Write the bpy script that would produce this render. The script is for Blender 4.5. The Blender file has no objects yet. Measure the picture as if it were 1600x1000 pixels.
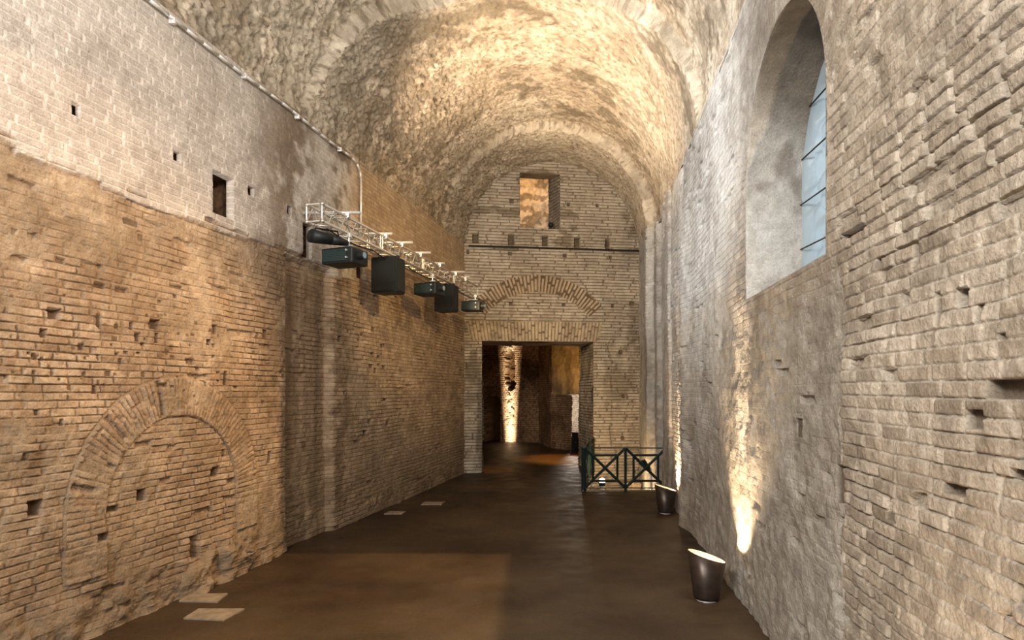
import bpy, bmesh, math, random
import numpy as np
from mathutils import Vector, Matrix

S = bpy.context.scene
C = S.collection
PI = math.pi
random.seed(4)

# ------------------------------------------------------------------ camera
cam_d = bpy.data.cameras.new('camera')
cam = bpy.data.objects.new('camera', cam_d)
C.objects.link(cam)
cam.location = (0, 0, 2.0)
cam.rotation_euler = (PI/2, 0, 0)
cam_d.sensor_width = 36
cam_d.lens = 22.5
cam_d.shift_y = 0.06875
cam_d.clip_start = 0.05
cam_d.clip_end = 200
S.camera = cam

# ------------------------------------------------------------------ world (daylight outside the hall)
w = bpy.data.worlds.new('world'); S.world = w; w.use_nodes = True
bg = w.node_tree.nodes['Background']
bg.inputs[0].default_value = (0.80, 0.90, 1.0, 1)
bg.inputs[1].default_value = 0.85

S.view_settings.view_transform = 'Standard'
S.view_settings.look = 'None'
S.view_settings.exposure = 0.0
S.view_settings.gamma = 1.0
S.view_settings.use_curve_mapping = False


def aim(o, target):
    d = Vector(target) - o.location
    o.rotation_euler = d.to_track_quat('-Z', 'Y').to_euler()

def spot(name, loc, target, power, col, size, blend=0.6, radius=0.05, square=False, roll=None):
    l = bpy.data.lights.new(name, 'SPOT')
    l.energy = power; l.color = col; l.spot_size = math.radians(size); l.spot_blend = blend
    l.shadow_soft_size = radius; l.use_square = square
    o = bpy.data.objects.new(name, l); C.objects.link(o); o.location = loc; aim(o, target)
    if roll: o.rotation_euler.rotate_axis('Z', roll)
    return o

def area(name, loc, target, power, col, sx, sy):
    l = bpy.data.lights.new(name, 'AREA'); l.shape = 'RECTANGLE'; l.size = sx; l.size_y = sy
    l.energy = power; l.color = col
    o = bpy.data.objects.new(name, l); C.objects.link(o); o.location = loc; aim(o, target)
    return o

def point(name, loc, power, col, radius=0.05):
    l = bpy.data.lights.new(name, 'POINT'); l.energy = power; l.color = col; l.shadow_soft_size = radius
    o = bpy.data.objects.new(name, l); C.objects.link(o); o.location = loc
    return o

def shutters(o, x0, x1, y0, y1, soft=0.02):
    """framing shutters of a profile spotlight: a rectangular beam, as tangents from its axis"""
    l = o.data; l.use_nodes = True; N = l.node_tree.nodes; L = l.node_tree.links
    em = N.get('Emission') or [n for n in N if n.type == 'EMISSION'][0]
    tc = N.new('ShaderNodeTexCoord'); sp = N.new('ShaderNodeSeparateXYZ'); L.new(tc.outputs['Normal'], sp.inputs[0])
    def M(op, a, b=None):
        n = N.new('ShaderNodeMath'); n.operation = op
        for i, v in ((0, a), (1, b)):
            if v is None: continue
            if isinstance(v, (int, float)): n.inputs[i].default_value = v
            else: L.new(v, n.inputs[i])
        return n.outputs[0]
    az = M('ABSOLUTE', sp.outputs[2])
    tx = M('DIVIDE', sp.outputs[0], az); ty = M('DIVIDE', sp.outputs[1], az)
    def edge(v, a, sign):
        r = N.new('ShaderNodeMapRange'); L.new(v, r.inputs[0])
        r.inputs[1].default_value = a-soft*sign; r.inputs[2].default_value = a+soft*sign
        r.inputs[3].default_value = 0; r.inputs[4].default_value = 1; return r.outputs[0]
    m = M('MULTIPLY', M('MULTIPLY', edge(tx, x0, 1), edge(tx, x1, -1)), M('MULTIPLY', edge(ty, y0, 1), edge(ty, y1, -1)))
    L.new(m, em.inputs['Strength'])

WARM = (1.0, 0.66, 0.34)
AMBER = (1.0, 0.52, 0.18)
COOL = (0.86, 0.93, 1.0)
# unseen fill lights added to brighten the walls, standing in for daylight
area('bay_fill', (0.6, -1.8, 4.6), (-2.5, 7.0, 4.4), 260, (1.0, 0.95, 0.90), 3.0, 1.6)
area('bay_fill', (-2.6, -1.0, 4.9), (2.0, 4.6, 3.6), 640, (1.0, 0.96, 0.90), 1.6, 1.2)
spot('upper_wall_fill', (1.2, 1.2, 4.9), (-3.3, 5.4, 5.2), 650, (1.0, 0.96, 0.93), 66, 1.0, 0.4)
spot('upper_wall_fill', (-2.2, 5.6, 5.0), (2.2, 8.4, 5.0), 1500, (0.93, 0.97, 1.0), 80, 1.0, 0.3)
# spotlights lighting the hall, unseen sources set without fixtures
spot('vault_floodlight', (-1.75, 10.2, 4.75), (1.05, 11.2, 7.9), 1450, (1.0, 0.79, 0.56), 100, 1.0, 0.15)
spot('vault_floodlight', (1.6, 12.4, 4.4), (0.3, 12.2, 8.0), 230, (1.0, 0.80, 0.58), 120, 1.0, 0.2)
spot('vault_floodlight', (-0.2, 5.6, 4.9), (-0.6, 7.4, 8.0), 520, (0.98, 0.97, 0.93), 130, 1.0, 0.3)
spot('wall_floodlight', (1.5, 2.2, 4.7), (-3.4, 5.8, 3.4), 400, (1.0, 0.66, 0.42), 46, 0.9, 0.1)
spot('wall_floodlight', (1.6, 5.0, 4.9), (-1.9, 11.6, 3.9), 1100, (1.0, 0.66, 0.26), 42, 0.9, 0.1)
fb = spot('floor_projector_beam', (0.2, 7.85, 5.0), (0.2, 7.85-0.839*5.0, 0.0), 1000, (1.0, 0.62, 0.27), 136, 0.5, 0.02)
shutters(fb, .06, 2.4, -.84, .84, .012)
area('window_daylight', (4.2, 5.0, 7.0), (2.3, 4.9, 3.9), 110, (0.84, 0.93, 1.0), 2.2, 2.2)
spot('end_wall_floodlight', (0.4, 9.0, 4.6), (1.0, 15.6, 4.9), 420, (1.0, 0.84, 0.62), 60, 0.9, 0.2)
spot('end_wall_floodlight', (-0.7, 12.6, 3.7), (1.0, 15.7, 3.4), 110, (1.0, 0.66, 0.30), 80, 1.0, 0.2)
spot('window_daylight_on_floor', (2.1, 4.9, 4.3), (1.3, 5.4, 0), 380, (0.92, 0.96, 1.0), 60, 1.0, 0.4)
spot('near_uplight', (1.05, 1.9, 0.4), (1.85, 2.4, 2.4), 60, (1.0, 0.74, 0.48), 130, 1.0, 0.1)

# ------------------------------------------------------------------ noise helpers
def h2(a, b, seed=0):
    a = np.asarray(a).astype(np.int64); b = np.asarray(b).astype(np.int64)
    x = (a * 374761393 + b * 668265263 + seed * 1442695041) & 0xFFFFFFFF
    x = ((x ^ (x >> 13)) * 1274126177) & 0xFFFFFFFF
    x = ((x ^ (x >> 16)) * 2246822519) & 0xFFFFFFFF
    x = x ^ (x >> 15)
    return (x & 0xFFFFFF) / float(0xFFFFFF)

def vn(u, v, seed=0):
    iu = np.floor(u); iv = np.floor(v); fu = u - iu; fv = v - iv
    fu = fu*fu*(3-2*fu); fv = fv*fv*(3-2*fv)
    a = h2(iu, iv, seed); b = h2(iu+1, iv, seed); c = h2(iu, iv+1, seed); d = h2(iu+1, iv+1, seed)
    return (a*(1-fu)+b*fu)*(1-fv) + (c*(1-fu)+d*fu)*fv

def fbm(u, v, seed=0, o=4):
    r = 0; a = 0.5; n = 0
    for i in range(o):
        r = r + a*vn(u*2**i + i*17.3, v*2**i + i*9.1, seed+i); n += a; a *= 0.5
    return r/n            # 0..1

def ss(a, b, x):
    t = np.clip((x-a)/(b-a), 0, 1)
    return t*t*(3-2*t)

def bricks(u, v, hc, L, seed, j0=0.003, j1=0.009, wob=0.007):
    row = np.floor(v/hc + 1e-6); rv = v/hc - row
    bu = u/L + h2(row, row*0, seed+5)
    bu = bu + 0.12*np.sin(bu*2.1+row)
    col = np.floor(bu); ru = bu - col
    rnd = h2(row, col, seed); rnd2 = h2(row, col, seed+9)
    d = np.minimum(np.minimum(rv, 1-rv)*hc, np.minimum(ru, 1-ru)*L*.5)
    d = d + wob*(fbm(u*22, v*30, seed+31, 3)-.42)
    return ss(j0, j1, d), rnd, rnd2, row, col

# ------------------------------------------------------------------ object helpers
def link(o, parent=None, label=None, cat=None, group=None, kind=None):
    C.objects.link(o)
    if parent: o.parent = parent
    if label: o['label'] = label
    if cat: o['category'] = cat
    if group: o['group'] = group
    if kind: o['kind'] = kind
    return o

def grid_mesh(name, P, attrs, mat, keep=None, parent=None, flip=False, **kw):
    """P: (nv, nu, 3) grid of points; attrs: dict name -> (nv,nu); keep: (nv-1,nu-1) bool"""
    nv, nu = P.shape[:2]
    idx = np.arange(nv*nu).reshape(nv, nu)
    q = np.stack([idx[:-1, :-1], idx[:-1, 1:], idx[1:, 1:], idx[1:, :-1]], -1)
    if flip: q = q[..., ::-1]
    q = q[keep] if keep is not None else q.reshape(-1, 4)
    me = bpy.data.meshes.new(name)
    me.vertices.add(nv*nu); me.vertices.foreach_set('co', P.reshape(-1).astype(np.float32))
    nf = len(q)
    me.loops.add(nf*4); me.loops.foreach_set('vertex_index', q.reshape(-1).astype(np.int32))
    me.polygons.add(nf)
    me.polygons.foreach_set('loop_start', (np.arange(nf)*4).astype(np.int32))
    me.update(calc_edges=True)
    me.polygons.foreach_set('use_smooth', np.ones(nf, dtype=bool))
    for k, a in attrs.items():
        at = me.attributes.new(k, 'FLOAT', 'POINT')
        at.data.foreach_set('value', np.broadcast_to(a, (nv, nu)).reshape(-1).astype(np.float32))
    me.materials.append(mat)
    me.validate()
    o = bpy.data.objects.new(name, me)
    return link(o, parent, **kw)

def finish(name, bm, mat, parent=None, smooth=False, **kw):
    me = bpy.data.meshes.new(name)
    bmesh.ops.recalc_face_normals(bm, faces=bm.faces)
    bm.to_mesh(me); bm.free()
    if smooth:
        for p in me.polygons: p.use_smooth = True
    me.materials.append(mat)
    return link(bpy.data.objects.new(name, me), parent, **kw)

def empty(name, loc, label, cat, group=None, rz=0):
    o = bpy.data.objects.new(name, None); o.location = loc; o.rotation_euler = (0, 0, rz)
    o.empty_display_size = 0.1
    return link(o, None, label, cat, group)

def B(bm, c, size, rot=None, bev=0.0):
    r = bmesh.ops.create_cube(bm, size=1.0)
    vs = r['verts']
    bmesh.ops.scale(bm, vec=size, verts=vs)
    if bev:
        es = list({e for v in vs for e in v.link_edges})
        rr = bmesh.ops.bevel(bm, geom=es, offset=bev, segments=2, affect='EDGES', profile=0.6)
        vs = rr['verts']
    if rot is not None: bmesh.ops.rotate(bm, cent=(0, 0, 0), matrix=rot, verts=vs)
    bmesh.ops.translate(bm, vec=c, verts=vs)
    return vs

def T(bm, a, b, r, seg=10, r2=None, caps=True):
    a = Vector(a); b = Vector(b); d = b-a
    res = bmesh.ops.create_cone(bm, cap_ends=caps, cap_tris=False, segments=seg, radius1=r, radius2=r if r2 is None else r2, depth=d.length)
    m = d.to_track_quat('Z', 'Y').to_matrix().to_4x4(); m.translation = (a+b)/2
    bmesh.ops.transform(bm, matrix=m, verts=res['verts'])
    return res['verts']

def path(bm, pts, r, seg=8):
    for a, b in zip(pts[:-1], pts[1:]):
        T(bm, a, b, r, seg)
    for p in pts[1:-1]:
        res = bmesh.ops.create_uvsphere(bm, u_segments=seg, v_segments=6, radius=r*1.02)
        bmesh.ops.translate(bm, vec=p, verts=res['verts'])

def lathe(bm, prof, seg=40, tilt=None):
    rings = []
    for (r, z) in prof:
        ring = []
        for k in range(seg):
            a = 2*PI*k/seg
            x = r*math.cos(a); y = r*math.sin(a); zz = z
            if tilt: zz = tilt(x, y, z)
            ring.append(bm.verts.new((x, y, zz)))
        rings.append(ring)
    for A, Bq in zip(rings[:-1], rings[1:]):
        for k in range(seg):
            bm.faces.new((A[k], A[(k+1) % seg], Bq[(k+1) % seg], Bq[k]))
    return rings

# ------------------------------------------------------------------ materials
def nt(name):
    m = bpy.data.materials.new(name); m.use_nodes = True
    return m, m.node_tree.nodes, m.node_tree.links, m.node_tree.nodes['Principled BSDF']

def simple(name, col, rough=0.5, metal=0.0, noise=0.0, scale=20, bump=0.0, emit=None, es=0.0):
    m, N, L, b = nt(name)
    b.inputs['Roughness'].default_value = rough; b.inputs['Metallic'].default_value = metal
    n = N.new('ShaderNodeTexNoise'); n.inputs['Scale'].default_value = scale; n.inputs['Detail'].default_value = 6
    tc = N.new('ShaderNodeTexCoord'); L.new(tc.outputs['Object'], n.inputs['Vector'])
    r = N.new('ShaderNodeMapRange'); L.new(n.outputs[0], r.inputs[0])
    r.inputs[1].default_value = 0.3; r.inputs[2].default_value = 0.7
    r.inputs[3].default_value = 1-noise; r.inputs[4].default_value = 1+noise
    mx = N.new('ShaderNodeVectorMath'); mx.operation = 'SCALE'
    mx.inputs[0].default_value = col; L.new(r.outputs[0], mx.inputs['Scale'])
    L.new(mx.outputs[0], b.inputs['Base Color'])
    if bump:
        bp = N.new('ShaderNodeBump'); bp.inputs['Strength'].default_value = bump; bp.inputs['Distance'].default_value = 0.01
        L.new(n.outputs[0], bp.inputs['Height']); L.new(bp.outputs[0], b.inputs['Normal'])
    if emit:
        b.inputs['Emission Color'].default_value = (*emit, 1); b.inputs['Emission Strength'].default_value = es
    return m

def masonry(name, A, Bc, mortar, pale, palemortar, stain_shade, plaster, bump=0.5, bscale=38):
    m, N, L, b = nt(name)
    b.inputs['Roughness'].default_value = 0.9
    b.inputs['Specular IOR Level'].default_value = 0.2
    tc = N.new('ShaderNodeTexCoord')
    def at(n):
        a = N.new('ShaderNodeAttribute'); a.attribute_name = n; return a.outputs['Fac']
    def noise(s, d=6, r=0.6):
        n = N.new('ShaderNodeTexNoise'); n.inputs['Scale'].default_value = s; n.inputs['Detail'].default_value = d
        n.inputs['Roughness'].default_value = r
        L.new(tc.outputs['Object'], n.inputs['Vector']); return n.outputs[0]
    def mix(f, a, c, mode='MIX'):
        x = N.new('ShaderNodeMix'); x.data_type = 'RGBA'; x.blend_type = mode
        if isinstance(f, float): x.inputs[0].default_value = f
        else: L.new(f, x.inputs[0])
        for i, v in ((6, a), (7, c)):
            if isinstance(v, tuple): x.inputs[i].default_value = (*v, 1)
            else: L.new(v, x.inputs[i])
        return x.outputs[2]
    def ramp(f, a, c, lo=0.0, hi=1.0):
        r = N.new('ShaderNodeMapRange'); L.new(f, r.inputs[0]); r.inputs[1].default_value = a; r.inputs[2].default_value = c
        r.inputs[3].default_value = lo; r.inputs[4].default_value = hi; return r.outputs[0]
    n1 = noise(1.3); n2 = noise(9); n3 = noise(70, 4)
    br = mix(at('rnd'), A, Bc)
    c1 = mix(at('joint'), br, mortar)
    pl = mix(at('joint'), pale, palemortar)
    c2 = mix(at('pale'), c1, pl)
    c2 = mix(at('plaster'), c2, plaster)
    c3 = mix(at('stain_shade'), c2, stain_shade)  # stains, and the shade painted inside holes
    g = mix(ramp(n1, 0.35, 0.65), (0.82, 0.80, 0.78), (1.12, 1.12, 1.12))
    c4 = mix(1.0, c3, g, 'MULTIPLY')
    g2 = mix(ramp(n2, 0.3, 0.7), (0.78, 0.76, 0.74), (1.15, 1.15, 1.15))
    c5 = mix(1.0, c4, g2, 'MULTIPLY')
    g3 = mix(ramp(n3, 0.35, 0.65), (0.84, 0.84, 0.83), (1.10, 1.10, 1.10))
    c6 = mix(1.0, c5, g3, 'MULTIPLY')
    L.new(c6, b.inputs['Base Color'])
    nb = noise(bscale, 8, 0.65)
    bp = N.new('ShaderNodeBump'); bp.inputs['Strength'].default_value = bump; bp.inputs['Distance'].default_value = 0.02
    L.new(nb, bp.inputs['Height']); L.new(bp.outputs[0], b.inputs['Normal'])
    return m

M_left = masonry('left_brick', (0.37, 0.26, 0.165), (0.50, 0.38, 0.26), (0.31, 0.225, 0.145), (0.50, 0.455, 0.405), (0.62, 0.57, 0.52), (0.15, 0.10, 0.058), (0.42, 0.33, 0.23), 0.8)
M_right = masonry('right_brick', (0.40, 0.34, 0.27), (0.52, 0.46, 0.385), (0.50, 0.45, 0.38), (0.56, 0.55, 0.53), (0.50, 0.49, 0.47), (0.14, 0.11, 0.08), (0.42, 0.40, 0.36), 0.9)
M_end = masonry('end_brick', (0.42, 0.355, 0.27), (0.55, 0.48, 0.38), (0.21, 0.165, 0.115), (0.50, 0.40, 0.27), (0.15, 0.105, 0.065), (0.12, 0.085, 0.045), (0.45, 0.36, 0.24))
M_vault = masonry('vault_concrete', (0.40, 0.32, 0.23), (0.52, 0.44, 0.34), (0.24, 0.18, 0.12), (0.60, 0.56, 0.50), (0.6, 0.55, 0.5), (0.15, 0.12, 0.08), (0.62, 0.55, 0.44), 0.8, 22)
M_chamber = masonry('chamber_brick', (0.30, 0.17, 0.09), (0.42, 0.26, 0.14), (0.12, 0.07, 0.04), (0.62, 0.56, 0.48), (0.4, 0.36, 0.3), (0.08, 0.045, 0.02), (0.50, 0.34, 0.16))
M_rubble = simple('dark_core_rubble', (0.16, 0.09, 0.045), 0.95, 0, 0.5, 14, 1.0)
M_truss = simple('dull_aluminium', (0.62, 0.58, 0.52), 0.38, 0.75, 0.12, 30)
M_steel = simple('galvanised_steel', (0.72, 0.71, 0.68), 0.4, 0.5, 0.1, 30)
M_black = simple('black_plastic', (0.006, 0.010, 0.011), 0.55, 0, 0.2, 40)
M_grille = simple('teal_grey_grille', (0.03, 0.055, 0.055), 0.5, 0.2, 0.2, 60)
M_fabric = simple('black_speaker_mesh', (0.004, 0.006, 0.007), 0.8, 0, 0.3, 200, 0.3)
M_lens = simple('lens_glass', (0.35, 0.5, 0.6), 0.05, 0.3)
M_rail = simple('dark_green_iron', (0.012, 0.030, 0.028), 0.42, 0.3, 0.2, 30)
M_pot = simple('dark_bronze', (0.050, 0.034, 0.026), 0.36, 0.55, 0.25, 14, 0.1)
M_potin = simple('cream_enamel', (0.85, 0.74, 0.55), 0.4)
M_lamp = simple('lamp_glow', (1, 1, 1), 0.4, emit=(1.0, 0.90, 0.72), es=14)
M_lampw = simple('white_lamp_glow', (1, 1, 1), 0.4, emit=(1.0, 0.95, 0.85), es=4)
M_slab = simple('pale_stone', (0.20, 0.15, 0.095), 0.8, 0, 0.3, 12, 0.4)
M_iron = simple('dark_iron', (0.02, 0.018, 0.015), 0.6, 0.4, 0.2, 20)

def floor_mat():
    m, N, L, b = nt('dark_earth_floor')
    tc = N.new('ShaderNodeTexCoord')
    def noise(s, d=6, st=None):
        n = N.new('ShaderNodeTexNoise'); n.inputs['Scale'].default_value = s; n.inputs['Detail'].default_value = d
        if st:
            mp = N.new('ShaderNodeMapping'); mp.inputs['Scale'].default_value = st
            L.new(tc.outputs['Object'], mp.inputs[0]); L.new(mp.outputs[0], n.inputs['Vector'])
        else: L.new(tc.outputs['Object'], n.inputs['Vector'])
        return n.outputs[0]
    cr = N.new('ShaderNodeValToRGB'); L.new(noise(0.7, 8), cr.inputs[0])
    e = cr.color_ramp.elements
    e[0].position = 0.35; e[0].color = (0.025, 0.012, 0.0045, 1)
    e[1].position = 0.68; e[1].color = (0.064, 0.039, 0.018, 1)
    mx = N.new('ShaderNodeMix'); mx.data_type = 'RGBA'; mx.blend_type = 'MULTIPLY'; mx.inputs[0].default_value = 1
    r2 = N.new('ShaderNodeValToRGB'); L.new(noise(60, 6, (1, 1.6, 1)), r2.inputs[0])
    r2.color_ramp.elements[0].position = 0.3; r2.color_ramp.elements[0].color = (0.6, 0.6, 0.6, 1)
    r2.color_ramp.elements[1].position = 0.72; r2.color_ramp.elements[1].color = (1.35, 1.35, 1.35, 1)
    L.new(cr.outputs[0], mx.inputs[6]); L.new(r2.outputs[0], mx.inputs[7]); L.new(mx.outputs[2], b.inputs['Base Color'])
    rr = N.new('ShaderNodeMapRange'); L.new(noise(3, 5), rr.inputs[0]); rr.inputs[1].default_value = 0.3; rr.inputs[2].default_value = 0.7
    b.inputs['Specular IOR Level'].default_value = 0.32; rr.inputs[3].default_value = 0.42; rr.inputs[4].default_value = 0.65; L.new(rr.outputs[0], b.inputs['Roughness'])
    bp = N.new('ShaderNodeBump'); bp.inputs['Strength'].default_value = 0.35; bp.inputs['Distance'].default_value = 0.012
    L.new(noise(45, 8), bp.inputs['Height']); L.new(bp.outputs[0], b.inputs['Normal'])
    return m
M_floor = floor_mat()

def sheet_mat():
    m, N, L, b = nt('translucent_plastic_sheet')
    b.inputs['Base Color'].default_value = (0.50, 0.57, 0.60, 1)
    b.inputs['Roughness'].default_value = 0.3
    tr = N.new('ShaderNodeBsdfTranslucent'); tr.inputs[0].default_value = (0.50, 0.59, 0.63, 1)
    mx = N.new('ShaderNodeMixShader'); mx.inputs[0].default_value = 0.6
    L.new(b.outputs[0], mx.inputs[1]); L.new(tr.outputs[0], mx.inputs[2])
    L.new(mx.outputs[0], N['Material Output'].inputs[0])
    return m
M_sheet = sheet_mat()

# ------------------------------------------------------------------ wall geometry
LX = lambda Y: -4.533 + 0.22*Y
RX = lambda Y: 1.40 + 0.1247*Y
EY = lambda X: 15.4 + 0.135*(X+1.15)
nL = np.array([1, -0.22, 0])/math.hypot(1, .22)
nR = np.array([-1, 0.1247, 0])/math.hypot(1, .1247)
nE = np.array([0.135, -1, 0])/math.hypot(1, .135)
def lw(x, y):   # a point seen on the left wall -> (Y, z)
    Y = 4533/(1020-x); return Y, 2+(610-y)/1000*Y
def rw(x, y):
    Y = 1400/((x-800)-124.7); return Y, 2+(610-y)/1000*Y
def ew(x, y):
    t = (x-800)/1000; X = 15.555*t/(1-.135*t); return X, 2+(610-y)/1000*EY(X)
SPR = 5.5

def rows(z0, z1, hc, extra=()):
    k0 = int(math.floor(z0/hc)); k1 = int(math.ceil(z1/hc))
    v = []
    for k in range(k0, k1):
        for f in (0.0, 0.0035, 0.0085, 0.0135, hc*0.4, hc*.6, hc-0.0135, hc-0.0085, hc-0.0035):
            v.append(k*hc+f)
    v = [a for a in v if z0 < a < z1] + [z0, z1] + list(extra)
    v = np.unique(np.round(v, 5)); keep = np.r_[True, np.diff(v) > 0.0012]
    return v[keep]

def cols(fn, a, b, extra=()):
    v = [a]
    while v[-1] < b: v.append(v[-1]+fn(v[-1]))
    v[-1] = b
    v = np.unique(np.r_[v, list(extra)]); keep = np.r_[True, np.diff(v) > 0.0012]
    return v[keep]

def hole_lines(holes):
    e = 0.004; eu = []; ez = []
    for (u0, u1, z0, z1, d) in holes:
        eu += [u0-e, u0, u1, u1+e]; ez += [z0-e, z0, z1, z1+e]
    return eu, ez

def apply_holes(H, U, Z, holes, e=0.002):
    m = np.zeros_like(H)
    for (u0, u1, z0, z1, d) in holes:
        s = (U > u0-e) & (U < u1+e) & (Z > z0-e) & (Z < z1+e)
        H = np.where(s, np.minimum(H, -d), H); m = np.where(s, 1, m)
    return H, m

# ---- left wall
HC = 0.062
def pxholes(lst, f, d):
    out = []
    for t in lst:
        x0, x1, y0, y1 = t[:4]; dd = t[4] if len(t) > 4 else d
        a, zt = f(x0, y0); b, zb = f(x1, y1)
        xm = (x0+x1)/2; m1, zt = f(xm, y0); m2, zb = f(xm, y1)
        out.append((min(a, b), max(a, b), min(zt, zb), max(zt, zb), dd))
    return out
LH = pxholes([(333, 365, 273, 338, .34), (113, 126, 162, 181, .16), (271, 283, 237, 252, .16), (388, 397, 292, 306, .14),
    (449, 456, 322, 335, .12), (474, 488, 350, 402, .30), (557, 571, 410, 436, .28)], lw, .2)
LH = [h[:4]+(.09 if h[1]-h[0] > .2 else .05,) for h in LH]
LH2 = pxholes([(197, 221, 343, 351, .05), (221, 229, 367, 377, .05), (94, 106, 404, 411, .05), (150, 168, 443, 450, .06),
    (184, 202, 450, 456, .05), (269, 288, 445, 450, .05), (79, 99, 482, 497, .10), (66, 78, 513, 525, .09), (155, 163, 491, 510, .06),
    (206, 212, 503, 515, .07), (236, 254, 498, 514, .09), (214, 223, 521, 532, .08), (245, 252, 520, 535, .07), (335, 343, 508, 522, .07),
    (326, 332, 529, 538, .07), (412, 420, 515, 528, .07), (128, 138, 537, 547, .07), (352, 358, 581, 601, .06), (150, 158, 603, 615, .07),
    (47, 72, 782, 805, .13), (219, 234, 765, 782, .12), (170, 190, 791, 801, .08), (334, 346, 731, 746, .11), (350, 355, 703, 714, .07),
    (296, 311, 838, 872, .16), (153, 171, 834, 846, .06), (421, 426, 707, 723, .07), (110, 117, 600, 610, .05), (190, 196, 560, 568, .05),
    (300, 306, 560, 570, .05), (60, 66, 640, 648, .05), (98, 103, 655, 664, .06), (250, 262, 600, 606, .04), (575, 580, 655, 662, .07),
    (602, 607, 658, 665, .08), (630, 634, 655, 661, .08), (585, 589, 575, 583, .06), (560, 565, 525, 533, .06), (568, 574, 672, 680, .08),
    (480, 487, 520, 532, .07), (530, 536, 525, 534, .08), (505, 511, 620, 628, .06), (484, 491, 690, 702, .07), (460, 466, 570, 576, .06)], lw, .06)
rs = np.random.RandomState(3)
for i in range(150):      # pecked little holes in the weathered band
    x = rs.uniform(10, 600); y = rs.normal(545, 45)
    y = min(max(y, 460), 690)
    s = rs.uniform(1.5, 4.5)
    LH2 += pxholes([(x, x+s*rs.uniform(.8, 1.8), y, y+s*rs.uniform(.8, 1.8), rs.uniform(.025, .06))], lw, .05)
eu, ez = hole_lines(LH)
eu2, _ = hole_lines([h for h in LH2 if h[1]-h[0] > 0.05])
us = cols(lambda Y: (.0085 if 4.85 < Y < 7.45 else min(max(Y*Y*2.0/4533, .008), .022)) if Y > 3 else .03, -4.0, 15.75, eu+eu2)
zs = rows(-0.25, 5.56, HC, ez)
U, Z = np.meshgrid(us, zs)
f, r1, r2, row, col = bricks(U, Z, HC, 0.235, 11)
# blind arch of radial bricks
ac, az, ri, ro = 6.15, 0.93, 0.83, 1.20
R = np.hypot(U-ac, Z-az); TH = np.arctan2(Z-az, U-ac)
arch = (R > ri) & (R < ro) & (Z > az-0.55)
THs = np.where(Z > az, TH*ro, np.where(U > ac, (Z-az), PI*ro-(Z-az)))
Rr = np.where(Z > az, R, np.abs(U-ac)); arch = (Rr > ri) & (Rr < ro) & (Z > az-0.45)
fa, ra1, ra2, _, _ = bricks(Rr-ri, THs, 0.058, 0.37, 21, .003, .012)
f = np.where(arch, fa, f); r1 = np.where(arch, ra1, r1); r2 = np.where(arch, ra2, r2)
edge = np.minimum(np.abs(Rr-ri), np.abs(Rr-ro)) < 0.012
f = np.where(edge & (Z > az-0.45) & (Rr > ri-.03) & (Rr < ro+.03), 0.2, f)
zb = 3.70 + 0.12*(fbm(U*1.2, U*0, 31)-.5) + 0.10*(h2(np.floor(U/.24), row, 4)-.5)
pale = ss(-0.03, 0.03, Z-zb+.05*(fbm(U*9, Z*9, 33, 3)-.5))
palezone = pale*(1-ss(9.4, 9.9, U))
low = 1-pale
rough = fbm(U*3, Z*3, 7); fine = fbm(U*14, Z*14, 8, 3); fine2 = fbm(U*40, Z*40, 18, 2)
wear = fbm(U*1.6, Z*2.2, 71, 4)
wr = ss(.42, .62, wear)
plast = low*ss(.46, .60, .7*fbm(U*1.1+3, Z*1.5, 91, 4)+.3*fbm(U*8, Z*8, 92, 4)-.06*(Z < 2.4))*(1-ss(8.3, 8.8, U))
far = ss(9.0, 9.8, U)
H = (f-1)*(0.005 + 0.009*low*(.3+wr))*(1-.7*plast)*(1-.0*far)
H += low*(r1-.5)*0.007*(.3+wr)*f*(1-.5*far)
H += low*0.045*(rough-.5) + low*0.016*(fine-.5) + low*0.008*(fine2-.5) + (1-low)*0.004*(fine-.5)
miss = (r2 < 0.05*low*ss(.45, .6, wear))*(f > .3)
H -= miss*0.03
H -= 0.025*low*(1-far)                   # lower masonry stands a little behind the restored upper part
H += arch*0.018
# set-back strip and rubble at the foot
H -= 0.10*ss(7.93, 7.97, U)*(1-ss(9.03, 9.15, U))*(1-ss(3.6, 3.8, Z))
foot = (.35+.65*(1-ss(7.2, 8.0, U)))*(1-ss(0.15, 0.6, Z + 0.25*(fbm(U*1.5, U*0+2, 61)-.5)))*(1-ss(13.5, 14.5, U))
lump = np.abs(fbm(U*4, Z*5, 41, 3)-.5)
H += foot*(0.07*(lump*2) + 0.04*(rough-.5)+.02) - foot*(f-1)*0.012
rub = np.exp(-((U-6.65)/.55)**2)*(1-ss(.3, .75, Z))
H += rub*(0.16*fbm(U*5, Z*6, 47, 3)-.03)
H, hm = apply_holes(H, U, Z, LH2)
H, hm2 = apply_holes(H, U, Z, LH)
stain_shade = 0.80*ss(.44, .60, .6*fbm(U*1.6, Z*.7, 55, 6)+.4*fbm(U*7, Z*7, 56, 4)+.16*np.exp(-((U-7.9)/.5)**2)-.02)*ss(6.9, 8.0, U+.5*(fbm(U*3, Z*2, 59, 4)-.5))*(1-ss(9.4, 9.9, U))*(1-.8*np.exp(-((U-8.75)/.22)**2))
stain_shade = np.maximum(stain_shade, 0.8*ss(.45, .58, fbm(U*1.4+5, Z*1.7, 57, 4)+.1*(Z > 3.0))*np.exp(-((U-4.9)/.45)**2)*np.exp(-((Z-3.35)/.33)**2)*low)
stain_shade = np.maximum(stain_shade, np.clip(1.0*np.exp(-((U-8.5)/.55)**4)*(1-ss(3.3, 3.8, Z))*(.15+1.25*fbm(U*7, Z*.5, 77)), 0, .92))  # darker streaked strip below the pale zone
stain_shade = np.maximum(stain_shade, .5*ss(.5, .7, fbm(U*2, Z*2, 78))*low*(1-far))
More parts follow.
